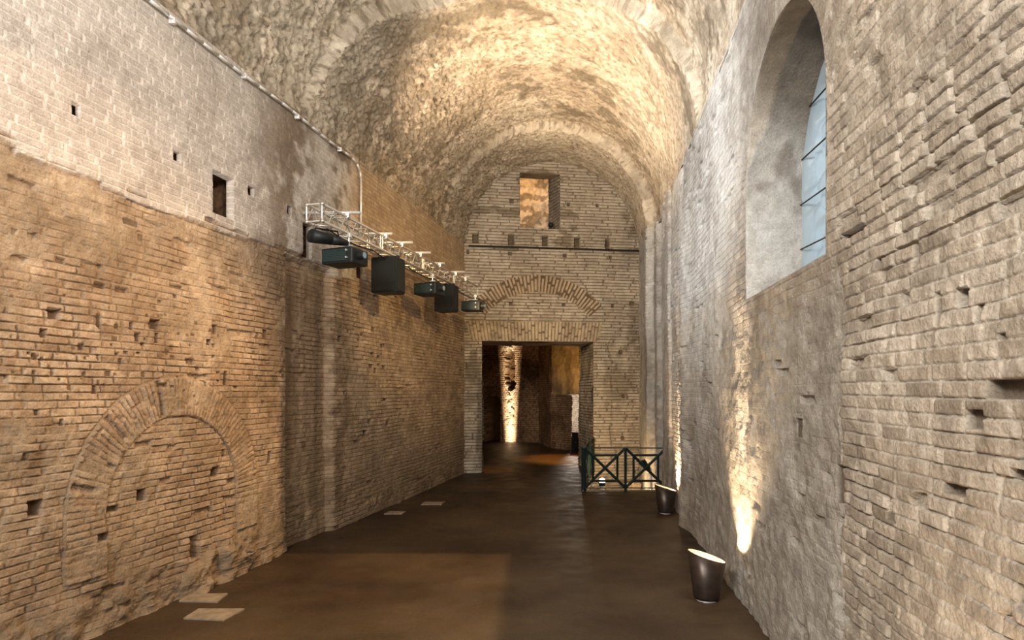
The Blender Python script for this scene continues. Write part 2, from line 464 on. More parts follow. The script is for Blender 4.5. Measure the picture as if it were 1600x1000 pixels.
stain_shade = np.maximum(stain_shade, .62*(1-ss(.1, 1.7, Z+.9*(fbm(U*1.3, Z*1.3, 79)-.5))))  # darker towards the foot of the wall
stain_shade = np.maximum(stain_shade, .35*ss(.45, .6, fbm(U*6, Z*8, 80, 4))*low)
joint = np.clip(1-f, 0, 1)*(1-.6*plast)
cc = lambda A: (A[:-1, :-1]+A[1:, 1:])/2
void = np.zeros(cc(U).shape, bool)
for (u0, u1, z0, z1, d) in LH: void |= (cc(U) > u0+.001) & (cc(U) < u1-.001) & (cc(Z) > z0+.001) & (cc(Z) < z1-.001)
Zw = Z + 0.022*(fbm(U*.9, Z*.8, 88)-.5)*low + 0.008*(fbm(U*4, Z*3, 89, 2)-.5)*low
P = np.stack([LX(U)+nL[0]*H, U+nL[1]*H, Zw], -1)
grid_mesh('wall_left', P, dict(joint=joint, rnd=r1, pale=palezone*(1-.0*stain_shade), stain_shade=np.maximum(stain_shade, np.maximum(hm*.85-hm2, 0)), plaster=np.maximum(plast*.8+foot*.7, .2*far*(Z < 5.6))),  # holes darkened in colour to stand in for their shade
          M_left, flip=True, keep=~void, kind='structure')
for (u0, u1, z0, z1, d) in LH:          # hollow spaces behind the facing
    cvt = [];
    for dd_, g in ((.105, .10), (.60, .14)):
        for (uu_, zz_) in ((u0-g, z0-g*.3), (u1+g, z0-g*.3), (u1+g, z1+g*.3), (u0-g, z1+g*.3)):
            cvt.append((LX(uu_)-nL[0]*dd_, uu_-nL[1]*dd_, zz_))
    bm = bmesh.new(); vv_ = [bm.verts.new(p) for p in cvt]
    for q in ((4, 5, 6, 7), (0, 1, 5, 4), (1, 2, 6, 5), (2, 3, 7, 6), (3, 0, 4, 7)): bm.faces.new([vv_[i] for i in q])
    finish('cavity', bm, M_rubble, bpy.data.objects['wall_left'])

# ---- right wall with the tall arched window
HR = 0.068
WC, WR, WS, WZ = 4.83, 1.0, 3.80, 2.82      # window centre (Y), radius, spring height, sill height
RH = pxholes([(1316, 1347, 356, 366, .05), (1424, 1434, 373, 412, .05), (1490, 1508, 450, 478, .10), (1522, 1532, 475, 503, .05),
    (1459, 1466, 457, 508, .035), (1368, 1378, 401, 415, .05), (1473, 1508, 760, 775, .05), (1508, 1536, 640, 670, .04),
    (1383, 1396, 783, 814, .06), (1298, 1315, 730, 790, .06), (1585, 1600, 916, 958, .08), (1578, 1599, 734, 748, .05), (1540, 1605, 592, 622, .06),
    (1236, 1246, 655, 685, .05), (1490, 1500, 205, 222, .05), (1335, 1340, 260, 272, .04), (1395, 1402, 225, 232, .04), (1560, 1570, 520, 530, .04)], rw, .05)
eu, ez = hole_lines(RH)
us = cols(lambda Y: min(max(Y*Y*2.3/1400, .0065), .026) if Y > 1.4 else .03, -4.0, 16.1, eu+[WC-WR, WC+WR])
zs = rows(-1.15, 5.56, HR, ez+[WZ])
U, Z = np.meshgrid(us, zs)
f, r1, r2, row, col = bricks(U, Z, HR, 0.25, 131)
Rw = np.hypot(U-WC, Z-WS)
inwin = ((Z > WS) & (Rw < WR)) | ((Z <= WS) & (Z > WZ-.0001) & (np.abs(U-WC) < WR))
ring = (Z > WS) & (Rw >= WR) & (Rw < WR+.42)
fa, ra1, ra2, _, _ = bricks(Rw-WR, np.arctan2(Z-WS, U-WC)*(WR+.2), .075, .42, 23, .003, .014)
f = np.where(ring, fa, f); r1 = np.where(ring, ra1, r1); r2 = np.where(ring, ra2, r2)
lumpy = ss(3.55, 3.70, U+.12*(fbm(Z*3, Z*0, 5)-.5))*(1-ss(2.5, 2.9, Z-.5*ss(6, 8, U)))*(1-.5*ss(7, 9, U))
wear = fbm(U*1.5, Z*1.7, 171, 4); wr = ss(.4, .62, wear)
nearw = 1-ss(3.2, 4.2, U)
rough = fbm(U*2.5, Z*2.5, 107); fine = fbm(U*12, Z*12, 108, 3); fine2 = fbm(U*38, Z*38, 118, 3)
H = (f-1)*(0.006+0.010*wr*(.35+nearw))*(1-.8*lumpy)
H += (r1-.5)*.007*(.3+wr)*f*(1-.8*lumpy)
H += 0.03*(rough-.5) + .014*(fine-.5)*(.5+.8*nearw+lumpy) + .008*(fine2-.5)
H += lumpy*(.04*(fbm(U*5, Z*4, 141, 3)-.5)) - .035*lumpy
miss = (r2 < 0.07*ss(.4, .55, wear))*(f > .3)*(1-ring)
H -= miss*.03
foot = 1-ss(.15, .8, Z+.3*(fbm(U*1.3, U*0, 9)-.5))
H += foot*(.03*(fbm(U*3, Z*3, 151, 3)))*(1-.5*nearw)
# worn vertical chase and buttress strips further down the hall
H += .10*np.exp(-((U-9.45)/.28)**2)*(.7+.6*fbm(U*2, Z*1.2, 161, 3))*(1-ss(3.5, 6.0, Z))
H -= .07*np.exp(-((U-9.95)/.10)**2)
H += .05*ss(11.3, 11.4, U) - .17*ss(12.35, 12.45, U)*(1-ss(13.3, 13.5, U))
H += .17*ss(13.9, 14.0, U)
H, hm = apply_holes(H, U, Z, RH)
cr = np.abs(U-(3.66+.05*np.sin(Z*7)+.08*(fbm(Z*4, Z*0, 6)-.5)))
H -= .035*(cr < .016)*(Z > .9)*(Z < 2.62)*(fbm(Z*3, Z*0+U*0, 66) > .42)
# keep the window rim tidy
rim = np.where(Z > WS, np.abs(Rw-WR), np.where(Z > WZ, np.abs(np.abs(U-WC)-WR), 9))
H = np.where(rim < .03, H*.3, H)
# snap vertices near the arch onto the curve
Us, Zs = U.copy(), Z.copy()
near = (Z > WS) & (np.abs(Rw-WR) < .006+.010)
k = np.where(near, WR/np.maximum(Rw, 1e-6), 1)
Us = WC+(U-WC)*k; Zs = WS+(Z-WS)*k
cc = lambda A: (A[:-1, :-1]+A[1:, 1:])/2
uc, zc = cc(U), cc(Z)
rc = np.hypot(uc-WC, zc-WS)
gone = ((zc > WS) & (rc < WR)) | ((zc <= WS) & (zc > WZ) & (np.abs(uc-WC) < WR))
pale = ss(2.6, 3.4, Z + .5*(fbm(U*1.5, Z*1.5, 181)-.5))*ss(3.4, 5.5, U)
pale = np.maximum(pale*.85, .55*ss(.45, .6, fbm(U*2, Z*2, 182))*ss(4, 6, U))
stain_shade = .45*ss(.46, .66, .5*fbm(U*2.0, Z*2.0, 191, 6)+.5*fbm(U*9, Z*9, 192, 4)+.06*(1-ss(.8, 1.6, Z)))
stain_shade = np.maximum(stain_shade, (r2 > .93)*.5*nearw*(f > .4))
stain_shade = np.maximum(stain_shade*.8, hm*.8)  # shade inside the holes is painted into the colour
Zw = Zs + (.03*(fbm(U*.8, Z*.7, 188)-.5) + .012*(fbm(U*4, Z*3, 189, 2)-.5))*np.where(rim < .5, rim/.5, 1)
P = np.stack([RX(Us)+nR[0]*H, Us+nR[1]*H, Zw], -1)
wR = grid_mesh('wall_right', P, dict(joint=np.clip(1-f, 0, 1)*(1-.7*lumpy), rnd=r1, pale=pale, stain_shade=stain_shade, plaster=lumpy*.75),
          M_right, keep=~gone, kind='structure')

# ---- window: deep reveal, frame battens, plastic sheet
win = bpy.data.objects.new('window_1', None); win.location = (RX(WC), WC, WZ); link(win, kind='structure')
def rwpt(Y, z, d):      # point at depth d behind the right wall's face
    return np.stack([RX(Y)-nR[0]*d, Y-nR[1]*d, z+0*Y], -1)
def winprof(inset, n=90, drop=0.0):
    r = WR-inset; pts = []
    for z in np.linspace(WZ+inset-drop, WS, 60): pts.append((WC+r, z))
    for a in np.linspace(0, PI, n)[1:-1]: pts.append((WC+r*math.cos(a), WS+r*math.sin(a)))
    for z in np.linspace(WS, WZ+inset-drop, 60): pts.append((WC-r, z))
    for y in np.linspace(WC-r, WC+r, 50)[1:]: pts.append((y, WZ+inset-drop))
    return np.array(pts)
def loc(P, o): return P - np.array(o.location)
ds = np.array([-.02, .0]+list(np.linspace(.02, .66, 32)))
pr = winprof(0.0)
rv = []
for i, d in enumerate(ds):
    p = pr
    if i == 0: p = winprof(-.03)
    q = rwpt(p[:, 0], p[:, 1], .03 if i == 0 else d)
    tt = np.arange(len(p))
    n = .03*(fbm(tt*.12, d*6+0*tt, 201)-.5)+.012*(fbm(tt*.6, d*25+0*tt, 203)-.5)
    ctr = rwpt(np.array([WC]), np.array([WS-.2]), d)[0]
    n = n*min(1, max(0, d)/.04)
    q = q + (q-ctr)/np.linalg.norm(q-ctr, axis=1)[:, None]*n[:, None]
    rv.append(q)
rv = np.array(rv)
zz = rv[..., 2]
Dg = np.broadcast_to(ds[:, None], zz.shape)
fr, rr1, rr2, _, _ = bricks(Dg*1.0, zz, HR, .25, 77)
lowr = 1-ss(3.55, 3.72, zz+.2*(fbm(Dg*5, zz*5, 211)-.5))
grid_mesh('window_reveal', loc(rv, win), dict(joint=(1-fr)*lowr, rnd=rr1, pale=.5+.5*fbm(Dg*5, zz*5, 215)*1.0, stain_shade=np.maximum(.65*ss(.45, .62, fbm(Dg*3, zz*2.2, 213)), .8*ss(4.2, 4.75, zz+.5*Dg*(zz > 4))),
          plaster=(1-lowr)*.6), M_right, parent=win)
# sheet with folds
sy = np.linspace(WC-WR-.06, WC+WR+.06, 120); sz = np.linspace(WZ-.06, WS+WR+.06, 150)
SU, SZ = np.meshgrid(sy, sz)
cw = fbm(SU*1.5, SZ*1.5, 221)
fold = .05*np.abs(((SU*3.1+SZ*1.3+2*cw) % 1)-.5)*2 + .045*np.abs(((SZ*2.7-SU*1.9+2.5*cw) % 1)-.5)*2 + .03*np.abs(((SZ*6.3+SU*4.7+3*cw) % 1)-.5)*2 + .02*fbm(SU*9, SZ*7, 224)
edge_ = np.minimum(WR-np.abs(SU-WC), np.where(SZ > WS, WR-np.hypot(SU-WC, SZ-WS), 9)); fold = fold*ss(-.02, .16, edge_)
q = rwpt(SU, SZ, 0.0) ; q[..., 2] = SZ
q = q - nR*(.49+fold[..., None])
rc = np.hypot(SU-WC, SZ-WS); kk = cc(np.where((SZ > WS) & (rc > WR+.07), 0., 1.)) > .4
grid_mesh('plastic_sheet', loc(q, win), {}, M_sheet, keep=kk, parent=win)
bm = bmesh.new()
for z in (3.15, 3.55, 3.95, 4.35):
    a = rwpt(np.array([WC-WR]), np.array([z]), .48)[0]; b = rwpt(np.array([WC+WR]), np.array([z+.12]), .48)[0]
    T(bm, a-np.array(win.location), b-np.array(win.location), .007, 6)
for y in (WC-.35, WC+.35):
    a = rwpt(np.array([y]), np.array([WZ]), .64)[0]; b = rwpt(np.array([y]), np.array([WS+.9]), .64)[0]
    T(bm, a-np.array(win.location), b-np.array(win.location), .015, 6)
finish('window_bars', bm, M_iron, win)

# ---- end wall with doorway, upper opening
HE = 0.074
DX0, DX1, DZ = ew(753, 600)[0], ew(927, 600)[0], 3.20
NX0, NX1 = ew(812, 300)[0], ew(875, 300)[0]
NZ0, NZ1 = ew(840, 357)[1], ew(840, 271)[1]
EH = pxholes([(738, 748, 364, 380, .22), (794, 804, 365, 383, .22), (847, 857, 367, 385, .22), (897, 907, 371, 387, .22), (946, 954, 373, 389, .2),
    (729, 733, 390, 397, .1), (794, 800, 393, 399, .1), (880, 886, 396, 402, .1), (951, 957, 399, 405, .1), (796, 803, 310, 317, .1),
    (886, 891, 316, 322, .1), (931, 936, 318, 324, .1), (795, 801, 472, 478, .12), (878, 884, 473, 479, .12), (839, 844, 473, 475, .08),
    (955, 960, 475, 481, .1), (984, 992, 471, 477, .1), (968, 974, 547, 553, .12), (972, 978, 616, 622, .12), (971, 977, 682, 688, .12),
    (950, 953, 574, 577, .08), (994, 998, 652, 656, .08), (1003, 1007, 430, 437, .08)], ew, .15)
eu, ez = hole_lines(EH)
us = cols(lambda x: .014, -1.6, 3.9, eu+[DX0, DX1, NX0, NX1])
zs = rows(-1.15, 7.9, HE, ez+[DZ, NZ0, NZ1])
U, Z = np.meshgrid(us, zs)
f, r1, r2, row, col = bricks(U, Z, HE, .62, 331, .004, .013, .009)
cX, cZ = ew(840, 565); rI, rO = 1.70, 2.12
R = np.hypot(U-cX, Z-cZ); TH = np.arctan2(U-cX, Z-cZ)
arch = (R > rI) & (R < rO) & (np.abs(TH) < .86)
fa, ra1, _, _, _ = bricks(R-rI, TH*1.9, .085, .42, 341, .006, .026)
lz0, lz1 = DZ, ew(840, 503)[1]
lint = (Z > lz0) & (Z < lz1) & (U > DX0-.25-.3*(Z-lz0)) & (U < DX1+.1+.3*(Z-lz0))
lc = (DX0+DX1)/2
fl, rl1, _, _, _ = bricks(Z-lz0, (U-lc)/(1+.12*(Z-lz0)), .08, lz1-lz0+.001, 351, .003, .018)
f = np.where(arch, fa, np.where(lint, fl, f)); r1 = np.where(arch, ra1, np.where(lint, rl1, r1))
H = (f-1)*np.where(arch, .035, np.where(lint, .010, .022)) + (r1-.5)*.016*(f > .5) + .05*(fbm(U*2, Z*2, 361)-.5)+.014*(fbm(U*12, Z*12, 362, 3)-.5)
H += arch*.02
# ragged, robbed masonry beside the door on the right and at the left pier
rag = ss(.50, .62, fbm(U*1.4, Z*1.1, 371, 4)+.28*ss(2.25, 2.5, U)*(1-ss(3.6, 4.0, Z))-.2)
H -= rag*.05*(U > 2.1)*(Z < 3.75)
pier = (U < DX0)
H += pier*(Z < 3.2)*(.05*fbm(U*5, Z*4, 381, 3)-.01)
H, hm = apply_holes(H, U, Z, EH)
stain_shade = .5*ss(.44, .66, .6*fbm(U*1.6, Z*1.1, 391, 5)+.4*fbm(U*6, Z*6, 392, 4)+.16*ss(2.1, 2.4, U)*(1-ss(3.4, 4.1, Z))*ss(1.3, 2.1, Z)-.06)
stain_shade = np.maximum(stain_shade*(Z < 4.2), .6*ss(.55, .65, fbm(U*1.5, Z*3, 393, 4))*(Z > 5.4))
stain_shade = np.maximum(stain_shade, .7*pier*ss(.4, .6, fbm(U*4, Z*1.2, 395))*(Z < 3.2))
uc, zc = cc(U), cc(Z)
gone = ((uc > DX0) & (uc < DX1) & (zc < DZ)) | ((uc > NX0) & (uc < NX1) & (zc > NZ0) & (zc < NZ1))
Yb = EY(U); stain_shade = np.maximum(stain_shade, hm*.85)  # sockets painted dark in place of the shade inside
P = np.stack([U+nE[0]*H, Yb+nE[1]*H, Z+.012*(fbm(U, Z, 398)-.5)], -1)
rim = ((np.abs(U-DX0) < .03) | (np.abs(U-DX1) < .03)) & (Z < DZ+.03)
grid_mesh('wall_back', P, dict(joint=1-f, rnd=r1, pale=arch*1.0+lint*.9, stain_shade=stain_shade, plaster=0*Z+.15*ss(.5, .6, fbm(U*2, Z*2, 399))), M_end, keep=~gone, kind='structure')

def patch(name, p00, p10, p11, p01, nu, nv, mat, disp=.02, fs=3., seed=1, hc=HE, brick=1.0, parent=None, attrs=None, flip=False, kind='structure', extra=None):
    """a rough masonry surface between four corners; v runs p00->p01"""
    a, b, c, d = [np.array(p, float) for p in (p00, p10, p11, p01)]
    uu = np.linspace(0, 1, nu); vv = np.linspace(0, 1, nv)
    lu = np.linalg.norm(b-a); lv = np.linalg.norm(d-a)
    if brick > 0:
        vz = rows(0, lv, hc)/lv; vv = np.unique(np.r_[vz])
    Ug, Vg = np.meshgrid(uu, vv)
    Pp = (a*(1-Ug[..., None])+b*Ug[..., None])*(1-Vg[..., None]) + (d*(1-Ug[..., None])+c*Ug[..., None])*Vg[..., None]
    n = np.cross(b-a, d-a); n = n/np.linalg.norm(n)
    if flip: n = -n
    uu2, vv2 = Ug*lu, Vg*lv
    f, r1, r2, _, _ = bricks(uu2, vv2, hc, .25, seed, .003, .012)
    H = brick*((f-1)*.02+(r1-.5)*.015) + disp*2*(fbm(uu2*fs, vv2*fs, seed+1)-.5)+disp*.5*(fbm(uu2*fs*5, vv2*fs*5, seed+2, 3)-.5)
    at = dict(joint=(1-f)*brick, rnd=r1, pale=0*H, stain_shade=.5*ss(.45, .6, fbm(uu2*2, vv2*2, seed+3)), plaster=0*H)
    if extra: H, at = extra(uu2, vv2, H, at)
    Pp = Pp + n*H[..., None]
    if parent is not None: Pp = Pp - np.array(parent.location)
    return grid_mesh(name, Pp, at, mat, parent=parent, flip=flip, kind=(kind if parent is None else None))

# door_1: thick jambs and lintel soffit of the doorway
TD = 1.5
def back(X, d): return X-nE[0]*d, EY(X)-nE[1]*d
d1 = bpy.data.objects.new('door_1', None); d1.location = (DX0, EY(DX0), 0); link(d1, kind='structure')
def e3(X, d, z): a = back(X, d); return (a[0], a[1], z)
def jx(uu, vv, H, at):
    at['plaster'] = .8*ss(2.4, 2.6, vv); at['pale'] = .3+0*H
    H = H + .06*(1-ss(2.2, 2.5, vv))*fbm(uu*3, vv*3, 5, 3)
    return H, at
patch('jamb', e3(DX1, -.01, -.1), e3(DX1, TD, -.1), e3(DX1+.05, TD, DZ+.02), e3(DX1, -.01, DZ+.02), 80, 10, M_end, .02, 3, 411, parent=d1, flip=True, extra=jx)
patch('jamb', e3(DX0, TD, -.1), e3(DX0, -.01, -.1), e3(DX0, -.01, DZ+.02), e3(DX0, TD, DZ+.02), 60, 10, M_end, .02, 3, 421, parent=d1, flip=True, extra=jx)
patch('lintel_soffit', e3(DX0-.02, -.01, DZ), e3(DX1+.02, -.01, DZ), e3(DX1+.02, TD, DZ), e3(DX0-.02, TD, DZ), 60, 40, M_end, .01, 3, 431, brick=0, parent=d1, flip=False)

# window_2: upper opening with its splayed reveal and the rough wall behind it
w2 = bpy.data.objects.new('window_2', None); w2.location = (NX0, EY(NX0), NZ0); link(w2, kind='structure')
NB1 = NX1-.10; dd = 1.0
patch('reveal', e3(NX1, -.01, NZ0), e3(NB1, dd, NZ0), e3(NB1, dd, NZ1+.20), e3(NX1, -.01, NZ1), 40, 10, M_end, .012, 3, 441, parent=w2, flip=True)
patch('reveal', e3(NX0+.03, dd, NZ0), e3(NX0, -.01, NZ0), e3(NX0, -.01, NZ1), e3(NX0+.03, dd, NZ1+.20), 40, 10, M_end, .012, 3, 442, parent=w2, flip=True)
patch('sill', e3(NX0, -.01, NZ0), e3(NX1, -.01, NZ0), e3(NB1, dd, NZ0), e3(NX0+.03, dd, NZ0), 40, 30, M_end, .008, 3, 443, brick=0, parent=w2, flip=False)
patch('head', e3(NX0, -.01, NZ1), e3(NX1, -.01, NZ1), e3(NB1, dd, NZ1+.20), e3(NX0+.03, dd, NZ1+.20), 40, 30, M_end, .01, 3, 444, brick=0, parent=w2)
# small room behind the upper opening
def rockx(uu, vv, H, at):
    H = H + .16*(fbm(uu*5, vv*5, 3, 4)-.5)
    at['plaster'] = .7+0*H; at['stain_shade'] = .7*ss(.5, .58, fbm(uu*6, vv*6, 4, 4))
    return H, at
zlo, zhi = NZ0-.02, NZ1+1.2
patch('wall_upper_room', e3(NX0-1.6, 2.6, NZ0-.6), e3(NX1+1.6, 2.6, NZ0-.6), e3(NX1+1.6, 2.6, zhi), e3(NX0-1.6, 2.6, zhi), 160, 120, M_vault, .06, 4, 451, brick=0, extra=rockx)
bm = bmesh.new()
v = [bm.verts.new(e3(*t)) for t in ((NX0-1.6, 1.02, NZ0-.6), (NX1+1.6, 1.02, NZ0-.6), (NX1+1.6, 2.65, NZ0-.6), (NX0-1.6, 2.65, NZ0-.6),
     (NX0-1.6, 1.02, zhi), (NX1+1.6, 1.02, zhi), (NX1+1.6, 2.65, zhi), (NX0-1.6, 2.65, zhi))]
for q in ((0, 1, 2, 3), (4, 5, 6, 7), (0, 3, 7, 4), (1, 2, 6, 5)): bm.faces.new([v[i] for i in q])
finish('wall_upper_room_sides', bm, M_end, kind='structure')
a = e3(NX0+.2, 1.6, NZ1+.5)
spot('upper_room_lamp', e3(NX0+.5, 1.3, NZ1+.5), e3(NX0+.5, 2.6, NZ1-.1), 110, (1.0, .54, .18), 140, .9, .08)

# ---- floor
def floor_piece(p00, p10, p11, p01, nu, nv):
    a, b, c, d = [np.array(p, float) for p in (p00, p10, p11, p01)]
    Ug, Vg = np.meshgrid(np.linspace(0, 1, nu), np.linspace(0, 1, nv))
    P = (a*(1-Ug[..., None])+b*Ug[..., None])*(1-Vg[..., None]) + (d*(1-Ug[..., None])+c*Ug[..., None])*Vg[..., None]
    return P
PA = (1.44, 12.72); PD = (DX1, EY(DX1))
pieces = [((-6, -4, 0), (4.5, -4, 0), (4.5, 12.72, 0), (-6, 12.72, 0), 200, 320),
          ((-6, 12.72, 0), (PA[0], PA[1], 0), (PD[0], PD[1], 0), (-6, PD[1], 0), 120, 60),
          ((-6, PD[1], 0), (PD[0], PD[1], 0), (PD[0]+1.5, 27.5, 0), (-6, 27.5, 0), 120, 120),
          ((PD[0], PD[1]+.02, 0), (9, EY(9)+.02, 0), (9, 27.5, 0), (PD[0]+1.5, 27.5, 0), 60, 60)]
vs, fs = [], []
for p in pieces:
    G = floor_piece(*p); nv_, nu_ = G.shape[:2]
    G[..., 2] += (.03*(fbm(G[..., 0]*.8, G[..., 1]*.8, 501)-.5)+.006*(fbm(G[..., 0]*8, G[..., 1]*8, 502)-.5))
    base = len(vs); vs += G.reshape(-1, 3).tolist()
    for j in range(nv_-1):
        for i in range(nu_-1):
            k0 = base+j*nu_+i; fs.append((k0, k0+1, k0+nu_+1, k0+nu_))
me = bpy.data.meshes.new('floor'); me.from_pydata(vs, [], fs); me.materials.append(M_floor)
for p in me.polygons: p.use_smooth = True
link(bpy.data.objects.new('floor', me), kind='structure')

# ---- pit behind the railing
pit_pts = [(1.44, 12.72), (RX(12.72)+.1, 12.72), (RX(16.1), 16.1), (DX1, EY(DX1))]
patch('floor_pit', (1.2, 12.6, -1.0), (3.7, 12.6, -1.0), (3.7, 16.3, -1.0), (1.2, 16.3, -1.0), 60, 60, M_end, .06, 2, 511, brick=0)
patch('wall_pit', (DX1, EY(DX1), -1.05), (1.44, 12.7, -1.05), (1.44, 12.7, .01), (DX1, EY(DX1), .01), 100, 10, M_end, .02, 3, 513, flip=True)
patch('wall_pit_front', (1.40, 12.72, -1.05), (3.2, 12.72, -1.05), (3.2, 12.72, .01), (1.40, 12.72, .01), 80, 10, M_end, .015, 3, 514, flip=True)

# ---- vault
def vault_radius(Y):
    xl = LX(Y); xr = RX(Y) - (.17*ss(13.9, 14.0, Y))
    return (xl+xr)/2, (xr-xl)/2
ys = cols(lambda Y: .022, -4.0, 15.98, [8.30, 8.34, 8.62, 8.66, 13.85, 13.90])
th = np.linspace(0, PI, 420)
Yg, Tg = np.meshgrid(ys, th)
cx, rr = vault_radius(Yg)
arc = Tg*2.4
seam = 8.45+1.25*np.sin(Tg)**2+.35*(fbm(arc*1.2, arc*0, 601)-.5)
step = ss(-.03, .03, Yg-seam)
near = 1-step
seam2 = 13.9+.10*(fbm(arc*1.5, arc*0, 602)-.5)
end = ss(-.03, .03, Yg-seam2)
rough = fbm(Yg*2, arc*2, 611); mid = fbm(Yg*7, arc*7, 612, 4); fine = fbm(Yg*26, arc*22, 613, 3)
rid = np.abs(fbm(Yg*10, arc*6, 614, 3)-.5)*2
side = ss(.2, 1.0, np.cos(Tg)*-1+.2)                  # rougher on the left flank
# inward displacement
H = .07*(rough-.5)+.03*(mid-.5)*(1+1.2*side)+.040*(fine-.5)*(1+1.6*side) - .03*rid*(.2+side)
H -= near*.24*np.sqrt(np.clip(np.sin(Tg), 0, 1))
plasterband = np.exp(-((Yg-seam-.04)/.12)**2)
H += plasterband*.02
H += end*.05 - .0
H -= .05*np.exp(-((Yg-seam2+.12)/.10)**2)
damp = np.clip(1-end*.5-plasterband, 0, 1)
hz = np.minimum(Tg, PI-Tg)
H = H*ss(0, .06, hz)
ring = .5+.5*np.sin(Yg*14+4*fbm(Yg, arc, 621))
plaster = ss(.46, .60, .6*fbm(Yg*.9+3, arc*.7, 631, 5)+.4*fbm(Yg*8, arc*5, 632, 4)+.06*end+.02)
plaster = np.maximum(plaster*.9, plasterband*.9); plaster = np.maximum(plaster, end*.6)
stain_shade = .75*ss(.46, .60, .5*fbm(Yg*1.2, arc*1.2, 641, 5)+.5*fbm(Yg*7, arc*5, 642, 5)+.13*np.exp(-((Yg-seam-.45)/.3)**2)+.07*side-.04)
jn = ss(.62, .72, fbm(Yg*18, arc*13, 651, 3))*.8
P = np.stack([cx+(rr-H)*np.cos(Tg), Yg, SPR+(rr-H)*np.sin(Tg)], -1)
palev = ss(.4, .7, fbm(Yg*1.5, arc*1.5, 661))*np.clip(1-(Yg-8.3)/3, 0, 1)*.5
pits = ss(.60, .68, fbm(Yg*22, arc*18, 663, 3))*.8
stain_shade = np.maximum(stain_shade*(1-.5*plaster), np.maximum(pits*(.5+.5*side), .45*side*(fbm(Yg*3, arc*3, 664, 4) > .45)))
grid_mesh('ceiling', P, dict(joint=jn, rnd=fbm(Yg*12, arc*12, 671, 3), pale=palev, stain_shade=stain_shade, plaster=plaster*.85*(1-pits)), M_vault, flip=True, kind='structure')

# ---- chamber beyond the doorway
def crackx(uu, vv, H, at):
    # uu measured from the left end of the wall, ragged lit fissure and low arched doorway
    c = CRU + .07*(fbm(vv*2.2, vv*0, 701)-.5)*2
    wd = .20*ss(1.9, 2.3, vv)*(1-ss(3.35, 3.75, vv))+.0
    wd = wd + .09*(fbm(vv*9, vv*0, 702, 3)-.5)*(wd > .02)
    H = np.where(np.abs(uu-c) < wd, -.6, H); at['stain_shade'] = np.where(np.abs(uu-c) < wd, 1, at['stain_shade'])  # fissure painted dark, the shade of a void put into the colour
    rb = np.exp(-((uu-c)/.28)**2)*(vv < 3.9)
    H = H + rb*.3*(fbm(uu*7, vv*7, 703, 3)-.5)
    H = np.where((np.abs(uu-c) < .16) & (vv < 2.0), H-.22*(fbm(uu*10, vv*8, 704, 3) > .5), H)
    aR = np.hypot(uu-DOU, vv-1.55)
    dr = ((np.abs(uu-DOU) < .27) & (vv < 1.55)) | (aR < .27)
    H = np.where(dr, -.9, H); at['stain_shade'] = np.where(dr, 1, at['stain_shade'])  # doorway recess painted dark to stand in for its shade
    at['stain_shade'] = np.where((rb > .3) & (at['stain_shade'] < 1), 0, at['stain_shade']); at['pale'] = rb*.6*(at['stain_shade'] < 1)
    return H, at
WX0, WX1, WYL, WYR = -1.75, 1.75, 25.2, 24.2
def chx(px):   # distance along that wall of a sight line
    t = (px-800)/1000; s = (WYR-WYL)/(WX1-WX0)
    X = t*(WYL-s*WX0)/(1-t*s); return (X-WX0)*math.hypot(1, s)
CRU, DOU = chx(797), chx(771)
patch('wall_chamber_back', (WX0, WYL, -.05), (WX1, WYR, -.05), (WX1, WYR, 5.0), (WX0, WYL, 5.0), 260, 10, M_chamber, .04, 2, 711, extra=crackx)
patch('wall_chamber_left', (-1.6, 16.9, -.05), (-1.75, 25.3, -.05), (-1.75, 25.3, 5.0), (-1.6, 16.9, 5.0), 120, 10, M_chamber, .04, 2, 721)
# right flank: ochre stuccoed half vault over a brick pier and a lit slot
def stucco(uu, vv, H, at):
    at['plaster'] = 1+0*H; at['stain_shade'] = .5*ss(.5, .65, fbm(uu*2, vv*1.0, 731)); return H, at
def cp(px, z, Y): return ((px-800)/1000*Y, Y, z)
patch('wall_chamber_pier', cp(861, -.05, 22.0), cp(893.5, -.05, 21.2), cp(893.5, 1.85, 21.2), cp(860, 1.87, 22.0), 60, 10, M_chamber, .03, 3, 741)
patch('wall_chamber_niche', cp(862, 1.86, 22.05), cp(915, 1.86, 20.6), cp(918, 4.8, 20.6), cp(852, 4.8, 22.6), 80, 120, M_chamber, .07, 1.6, 751, brick=0, extra=stucco)
patch('wall_chamber_corner', cp(840, -.05, 24.6), cp(861, -.05, 22.0), cp(861, 5, 22.0), cp(840, 5, 24.6), 60, 10, M_chamber, .03, 3, 761)
patch('wall_chamber_right', cp(905, -.05, 20.9), (2.7, 17.2, -.05), (2.7, 17.2, 5), cp(905, 5, 20.9), 90, 10, M_end, .05, 2, 771, extra=lambda uu, vv, H, at: (H, dict(at, plaster=.8+0*H)))
patch('wall_slot_low', cp(893, -.05, 21.15), cp(906, -.05, 20.9), cp(906, .62, 20.9), cp(893, .62, 21.15), 20, 10, M_iron, .01, 2, 781)
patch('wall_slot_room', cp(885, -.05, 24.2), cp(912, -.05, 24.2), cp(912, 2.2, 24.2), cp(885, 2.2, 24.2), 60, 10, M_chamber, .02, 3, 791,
      extra=lambda uu, vv, H, at: (H, dict(at, pale=1+0*H, stain_shade=0*H)))
bm = bmesh.new()
for q in (((-6, 16.85, 5), (9, 18, 5), (9, 28, 5), (-6, 28, 5)), ((-6, 27, -.2), (9, 27, -.2), (9, 27, 5), (-6, 27, 5)), ((4.2, 16.5, -.2), (4.2, 27, -.2), (4.2, 27, 5), (4.2, 16.5, 5))):
    bm.faces.new([bm.verts.new(p) for p in q])
finish('ceiling_chamber', bm, M_chamber, kind='structure')
cl = ((797-800)/1000*24.0, 24.25)
